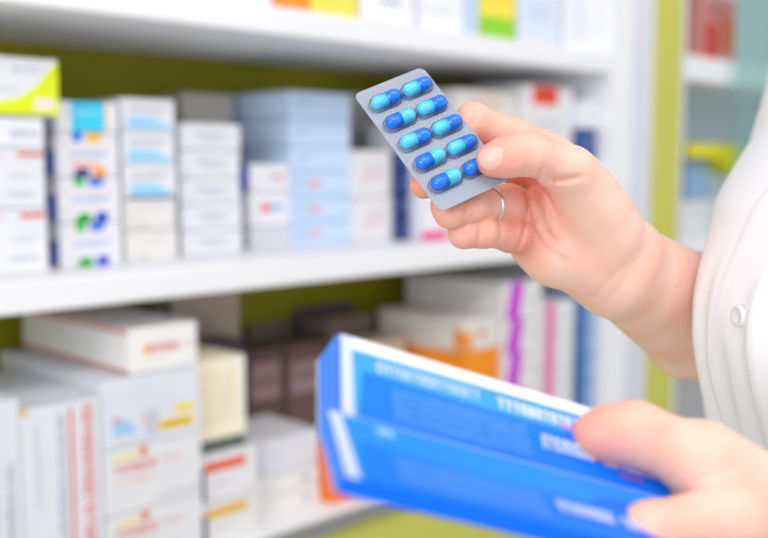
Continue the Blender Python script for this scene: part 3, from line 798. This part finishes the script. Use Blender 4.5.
lo, hi = bounds([SH_R, SH_L, EL_R, EL_L, tl(.12, .15, .12), tl(-.12, -.1, 1.58), tl(.12, .15, 1.3)], .12); v, q = surface_nets(trunk, lo, hi, .005); VV.append(v); QQ.append(q+off)
V = np.concatenate(VV); Q = np.concatenate(QQ)
# two rounds of gentle smoothing
for _ in range(2):
    acc = np.zeros_like(V); cn = np.zeros(len(V))
    for a, b in ((0, 1), (1, 2), (2, 3), (3, 0)):
        for x, y in ((a, b), (b, a)):
            np.add.at(acc, Q[:, x], V[Q[:, y]]); np.add.at(cn, Q[:, x], 1)
    V = V+np.where(np.arange(len(V)) < n_far, .28, .45)[:, None]*(acc/np.maximum(cn, 1)[:, None]-V)
M = np.array(CM)
Wv = V @ M[:3, :3].T+M[:3, 3]
org = np.array(tor(0, 0, .8))
me = bpy.data.meshes.new('person')
me.from_pydata((Wv-org).tolist(), [], Q.tolist()); me.update()
# warmer skin at finger ends and creases (pigment), stored per vertex
fl = np.zeros(len(V))
for c in list(RH.values())+list(LH.values()):
    for p, wdt, amt in ((c[-1][0], .016, .8), (c[-2][0], .016, .5), (c[-3][0], .015, .35)):
        fl = np.maximum(fl, amt*np.exp(-((V-p)**2).sum(1)/wdt**2))
for p in (cc(510, 225, .56), cc(520, 200, .56), cc(515, 245, .565), cc(525, 180, .57)): fl = np.maximum(fl, .75*np.exp(-((V-p)**2).sum(1)/.018**2))
for pts, dep, wid, zt in RCREASE[:5]+RCREASE[10:]: fl = np.maximum(fl, groove(V, pts, .30, .0020, zt))
at = me.attributes.new('flush', 'FLOAT', 'POINT'); at.data.foreach_set('value', fl.astype(np.float32))
# thumb nail
fc = V[Q].mean(1)
ua = cc(476, 156, .52)-cc(505, 153, .52); ua /= np.linalg.norm(ua)
nn = np.array((-.10, .38, .92)); nn -= ua*(nn @ ua); nn /= np.linalg.norm(nn); wa = np.cross(nn, ua)
rel = fc-NAIL_C
e = (np.abs(rel @ ua)/.0072)**2.6+(np.abs(rel @ wa)/.0056)**2.6
isn = (e < 1) & (rel @ nn > -.0050)
relv = V-NAIL_C
ev = (np.abs(relv @ ua)/.0072)**2.6+(np.abs(relv @ wa)/.0056)**2.6
sel = (relv @ nn > -.006) & (ev < 2.2)
push = np.where(ev < 1, .00035, -.0003*np.exp(-((ev-1.25)/.3)**2))
dv = (nn*np.where(sel, push, 0)[:, None]) @ M[:3, :3].T
co = (Wv-org+dv).astype(np.float32); me.vertices.foreach_set('co', co.ravel())
mi = isn.astype(np.int32); me.polygons.foreach_set('material_index', mi); me.polygons.foreach_set('use_smooth', np.ones(len(Q), bool)); me.update()

skin = bpy.data.materials.new('fair_skin'); skin.use_nodes = True
nt = skin.node_tree; b = nt.nodes['Principled BSDF']
tc = nt.nodes.new('ShaderNodeTexCoord')
n1 = nt.nodes.new('ShaderNodeTexNoise'); n1.inputs['Scale'].default_value = 38; n1.inputs['Detail'].default_value = 4
nt.links.new(tc.outputs['Object'], n1.inputs['Vector'])
r1 = nt.nodes.new('ShaderNodeValToRGB'); r1.color_ramp.elements[0].position = .32; r1.color_ramp.elements[1].position = .7
r1.color_ramp.elements[0].color = (*srgb(246, 190, 170), 1); r1.color_ramp.elements[1].color = (*srgb(252, 212, 194), 1)
nt.links.new(n1.outputs['Fac'], r1.inputs['Fac'])
an = nt.nodes.new('ShaderNodeAttribute'); an.attribute_name = 'flush'
mx = nt.nodes.new('ShaderNodeMix'); mx.data_type = 'RGBA'; mx.inputs['B'].default_value = (*srgb(238, 134, 112), 1)
nt.links.new(an.outputs['Fac'], mx.inputs['Factor']); nt.links.new(r1.outputs['Color'], mx.inputs['A']); nt.links.new(mx.outputs['Result'], b.inputs['Base Color'])
b.inputs['Roughness'].default_value = .48; b.inputs['Specular IOR Level'].default_value = .4
b.inputs['Subsurface Weight'].default_value = .25; b.inputs['Subsurface Radius'].default_value = (1, .3, .18); b.inputs['Subsurface Scale'].default_value = .003
n2 = nt.nodes.new('ShaderNodeTexVoronoi'); n2.inputs['Scale'].default_value = 900
nt.links.new(tc.outputs['Object'], n2.inputs['Vector'])
n3 = nt.nodes.new('ShaderNodeTexNoise'); n3.inputs['Scale'].default_value = 160; n3.inputs['Detail'].default_value = 5
nt.links.new(tc.outputs['Object'], n3.inputs['Vector'])
ad = nt.nodes.new('ShaderNodeMath'); ad.operation = 'ADD'; nt.links.new(n2.outputs['Distance'], ad.inputs[0]); nt.links.new(n3.outputs['Fac'], ad.inputs[1])
bp = nt.nodes.new('ShaderNodeBump'); bp.inputs['Strength'].default_value = .18; bp.inputs['Distance'].default_value = .0008
nt.links.new(ad.outputs[0], bp.inputs['Height']); nt.links.new(bp.outputs['Normal'], b.inputs['Normal'])
nail = mat('finger_nail', srgb(246, 190, 174), .28, .5)
me.materials.append(skin); me.materials.append(nail)
person = bpy.data.objects.new('person', me); C.objects.link(person); person.location = org.tolist()
tag(person, 'person in a white coat holding up a blister pack and gripping two blue cartons', 'person')

# ring on the ring finger
rc_, ax = (np.array(cc(489, 205, .550)), np.array(cc(470, 206, .538))-np.array(cc(508, 204, .562)))
ax = Vector(ax).normalized(); q = ax.to_track_quat('Z', 'Y')
bm = bmesh.new(); R0, r0 = .0099, .0007
n, m = 40, 8
g = [[bm.verts.new(((R0+r0*math.cos(2*PI*j/m))*math.cos(2*PI*i/n), (R0+r0*math.cos(2*PI*j/m))*math.sin(2*PI*i/n), 1.5*r0*math.sin(2*PI*j/m))) for j in range(m)] for i in range(n)]
for i in range(n):
    for j in range(m): bm.faces.new((g[i][j], g[(i+1) % n][j], g[(i+1) % n][(j+1) % m], g[i][(j+1) % m]))
ring = link_mesh('ring', bm, mat('silver', (.86, .84, .82), .18, .5, metal=1), smooth=True, mw=CM @ (Matrix.Translation(Vector(rc_)) @ q.to_matrix().to_4x4()))
tag(ring, 'thin silver ring on the ring finger of the hand with the blister', 'ring')

# ------------------------------------------------------------------ coat
coat_m = mat('white_coat_cloth', srgb(246, 246, 251), .8, .2, bump=.25, bscale=900)
PR = [(.62, .215, .135, .15), (.85, .19, .12, .13), (1.0, .165, .108, .112), (1.10, .165, .110, .108), (1.166, .168, .112, .106), (1.22, .17, .112, .105),
      (1.265, .175, .106, .10), (1.33, .180, .080, .09), (1.38, .182, .074, .078), (1.415, .155, .058, .070), (1.44, .098, .055, .062), (1.458, .068, .054, .058)]
def lerp_row(z):
    for p, q in zip(PR, PR[1:]):
        if z <= q[0]:
            t = (z-p[0])/(q[0]-p[0]); t2 = t
            return [p[i]+(q[i]-p[i])*t2 for i in (1, 2, 3)]
    return PR[-1][1:]
def sm(z):
    rows = [lerp_row(min(1.458, max(.62, z+dz))) for dz in (-.03, -.015, 0, .015, .03)]
    return [sum(r[i] for r in rows)/5 for i in range(3)]
BUST, BZ = .030, 1.160
def coat_pt(phi, z, off=0):
    a, bf, bb = sm(z)
    c, s_ = math.cos(phi), math.sin(phi)
    n = 2.3
    lat = a*math.copysign(abs(c)**(2/n), c); fw = (bf if s_ > 0 else bb)*math.copysign(abs(s_)**(2/n), s_)
    if s_ > 0:
        dz = (z-BZ); wz = .062 if dz > 0 else .085
        fw += BUST*math.exp(-(lat/.105)**4-(dz/wz)**2)*s_**.5
        # soft vertical folds falling from the bust and beside the button band
        am = .0022*min(1, max(0, (1.20-z)/.05))
        fw += am*(math.sin(lat*150+2*math.sin(z*9))+.7*math.sin(lat*260+z*11))
        if abs(lat) < .019: fw += .0016
        fw += .0035*math.exp(-((lat-.028)/.007)**2)*min(1, max(0, (1.158-z)/.03))-.003*math.exp(-((lat-.014)/.006)**2)*min(1, max(0, (1.158-z)/.03))
    else:
        fw += .002*math.sin(lat*90)
    lean = -.062*min(1, max(0, (z-1.225)/.11))**1.15
    return tor(lat, fw+lean, z)
bm = bmesh.new(); NZ, NP = 130, 320
rows = []
for i in range(NZ+1):
    z = .62+(1.458-.62)*i/NZ
    rows.append([bm.verts.new(coat_pt(2*PI*k/NP, z)-tor(0, 0, .8)) for k in range(NP)])
for p, q in zip(rows, rows[1:]):
    for k in range(NP): bm.faces.new((p[k], p[(k+1) % NP], q[(k+1) % NP], q[k]))
bmesh.ops.recalc_face_normals(bm, faces=bm.faces)
coat = link_mesh('coat', bm, coat_m, person, smooth=True); coat['label'] = 'white buttoned cotton coat'
md = coat.modifiers.new('cloth', 'SOLIDIFY'); md.thickness = .0012; md.offset = -1
btn = mat('pearl_button', srgb(232, 232, 236), .25, .6)
for zb in (1.060, 1.167, 1.275, .95):
    p = None
    best = min((abs((coat_pt(ph, zb)-TC).dot(TR)+.004), ph) for ph in [PI*.4+PI*.2*t/200 for t in range(201)])
    pt = coat_pt(best[1], zb)
    bm = bmesh.new(); prof = [(0, .0012), (.0030, .0012), (.0042, .0026), (.0056, .0026), (.0062, .0014), (.0062, 0)]
    seg = 24; prev = None
    for r, zz in prof:
        ringv = [bm.verts.new((r*math.cos(2*PI*k/seg), r*math.sin(2*PI*k/seg), zz)) for k in range(seg)] if r else [bm.verts.new((0, 0, zz))]
        if prev:
            for k in range(seg):
                if len(prev) == 1: bm.faces.new((prev[0], ringv[k], ringv[(k+1) % seg]))
                else: bm.faces.new((prev[k], ringv[k], ringv[(k+1) % seg], prev[(k+1) % seg]))
        prev = ringv
    bmesh.ops.recalc_face_normals(bm, faces=bm.faces)
    rm = Matrix((TR, Vector((0, 0, 1)), TR.cross(Vector((0, 0, 1))))).transposed().to_4x4()
    if (rm.to_3x3() @ Vector((0, 0, 1))).dot(TF) < 0: rm = Matrix((-TR, Vector((0, 0, 1)), TF)).transposed().to_4x4()
    rm.translation = pt+TF*.0002-tor(0, 0, .8)
    o = link_mesh('button', bm, btn, coat, smooth=True); o.matrix_local = rm
def sleeve(a, b):
    a = Vector(CM @ Vector(a)); b = Vector(CM @ Vector(b)); d = (b-a)
    e = a+d*.80; a = a-d.normalized()*.058; q = d.to_track_quat('Z', 'Y'); bm = bmesh.new(); prev = None; N = 40
    for i in range(25):
        t = i/24
        rad = .072-.015*t+.001*math.sin(t*22)
        if t < .21: rad *= math.sqrt(max(.0004, 1-(1-t/.21)**2))
        rr = [bm.verts.new(a+(e-a)*t+q @ Vector((rad*math.cos(2*PI*k/N), rad*math.sin(2*PI*k/N), 0))-tor(0, 0, .8)) for k in range(N)]
        if prev:
            for k in range(N): bm.faces.new((prev[k], prev[(k+1) % N], rr[(k+1) % N], rr[k]))
        prev = rr
    o = link_mesh('sleeve', bm, coat_m, coat, smooth=True)
    s = o.modifiers.new('cloth', 'SOLIDIFY'); s.thickness = .0012; s.offset = -1
sleeve(SH_R, EL_R); sleeve(SH_L, EL_L)

# trousers, shoes, hair and eyes
navy_m = mat('dark_trouser_cloth', srgb(52, 56, 74), .8, .2, bump=.2, bscale=700); shoe_m = mat('black_shoe_leather', srgb(30, 30, 32), .4, .5); hair_m = mat('dark_brown_hair', srgb(52, 36, 28), .45, .5, bump=.4, bscale=150)
def grown(name, f, lo, hi, h, m, parent):
    v, q = surface_nets(f, lo, hi, h); w_ = v @ M[:3, :3].T+M[:3, 3]-org
    me = bpy.data.meshes.new(name); me.from_pydata(w_.tolist(), [], q.tolist()); me.materials.append(m)
    me.polygons.foreach_set('use_smooth', np.ones(len(q), bool)); me.update()
    o = bpy.data.objects.new(name, me); C.objects.link(o); o.parent = parent; return o
def trousers(P):
    r = rc(P, tl(.05, -.01, .90), tl(-.05, -.01, .90), .118, .118)
    for s in (-1, 1):
        for a, b, ra, rb in ((tl(s*.085, -.01, .86), tl(s*.085, 0, .47), .095, .072), (tl(s*.085, 0, .47), tl(s*.09, -.03, .13), .072, .064)): r = smin(r, rc(P, a, b, ra, rb), .02)
    return np.maximum(r, (tl(0, 0, .085)-P) @ np.array(CM.to_3x3().inverted() @ Vector((0, 0, 1))))
lo, hi = bounds([tl(.2, .12, .06), tl(-.2, -.15, .06), tl(.2, -.15, 1.05), tl(-.2, .12, 1.05)], .05)
grown('trousers', trousers, lo, hi, .007, navy_m, person)['label'] = 'dark trousers'
for s in (-1, 1):
    def shoe(P):
        r = smin(rc(P, tl(s*.09, -.045, .050), tl(s*.10, .13, .036), .048, .035), rc(P, tl(s*.09, -.03, .10), tl(s*.09, -.04, .05), .047, .047), .02)
        return np.maximum(r, (tl(0, 0, .0015)-P) @ np.array(CM.to_3x3().inverted() @ Vector((0, 0, 1))))
    lo, hi = bounds([tl(s*.09, -.09, .0), tl(s*.10, .17, .1), tl(s*.03, -.09, .1), tl(s*.16, .1, 0)], .05)
    grown('shoe', shoe, lo, hi, .005, shoe_m, person)['label'] = 'black flat shoe'
def hair(P):
    r = smin(rc(P, tl(0, -.080, 1.598), tl(0, -.042, 1.604), .084, .080), rc(P, tl(0, -.14, 1.56), tl(0, -.15, 1.55), .045, .045), .02)
    cutp = rc(P, tl(0, .045, 1.56), tl(0, .03, 1.47), .075, .085)
    return np.maximum(np.maximum(r, -cutp), -rc(P, tl(0, -.05, 1.50), tl(0, .0, 1.45), .07, .07))
lo, hi = bounds([tl(.09, .06, 1.7), tl(-.09, -.2, 1.5), tl(-.09, .06, 1.5), tl(.09, -.2, 1.7)], .03)
grown('hair', hair, lo, hi, .005, hair_m, person)['label'] = 'dark brown hair tied back'
eye_m = mat('eye_dark', srgb(70, 56, 48), .15, .6)
for s in (-1, 1):
    bm = bmesh.new(); bmesh.ops.create_uvsphere(bm, u_segments=20, v_segments=12, radius=.0105)
    bmesh.ops.translate(bm, verts=bm.verts, vec=tor(s*.031, .028, 1.576)-Vector(org)); link_mesh('eye', bm, eye_m, person, smooth=True)

# ------------------------------------------------------------------ light
w = bpy.data.worlds.new('world'); S.world = w; w.use_nodes = True
w.node_tree.nodes['Background'].inputs[0].default_value = (.95, .97, 1, 1); w.node_tree.nodes['Background'].inputs[1].default_value = .62
def lamp(name, loc, aim, sx, sy, pw, col=(1, 1, 1)):
    l = bpy.data.lights.new(name, 'AREA'); l.shape = 'RECTANGLE'; l.size = sx; l.size_y = sy; l.energy = pw; l.color = col
    o = bpy.data.objects.new(name, l); C.objects.link(o); o.location = loc
    o.rotation_euler = (Vector(aim)-Vector(loc)).to_track_quat('-Z', 'Y').to_euler()
    return o
lamp('ceiling_light', (-.1, -.5, 2.6), (.6, .6, 1.1), 1.4, .7, 14, (1, .98, .95))
lamp('ceiling_light', (1.6, -.7, 2.6), (1.4, .6, 1.1), 1.4, .7, 12, (1, .98, .96))
lamp('left_fill_light', (-1.6, -.2, 1.5), (.8, 1.0, 1.2), 1.1, 1.1, 22, (.95, .98, 1))  # added fill from the left to brighten the cartons' left faces; no window there
S.view_settings.view_transform = 'Standard'; S.view_settings.look = 'None'; S.view_settings.gamma = 1; S.view_settings.use_curve_mapping = False
S.view_settings.exposure = 0.06
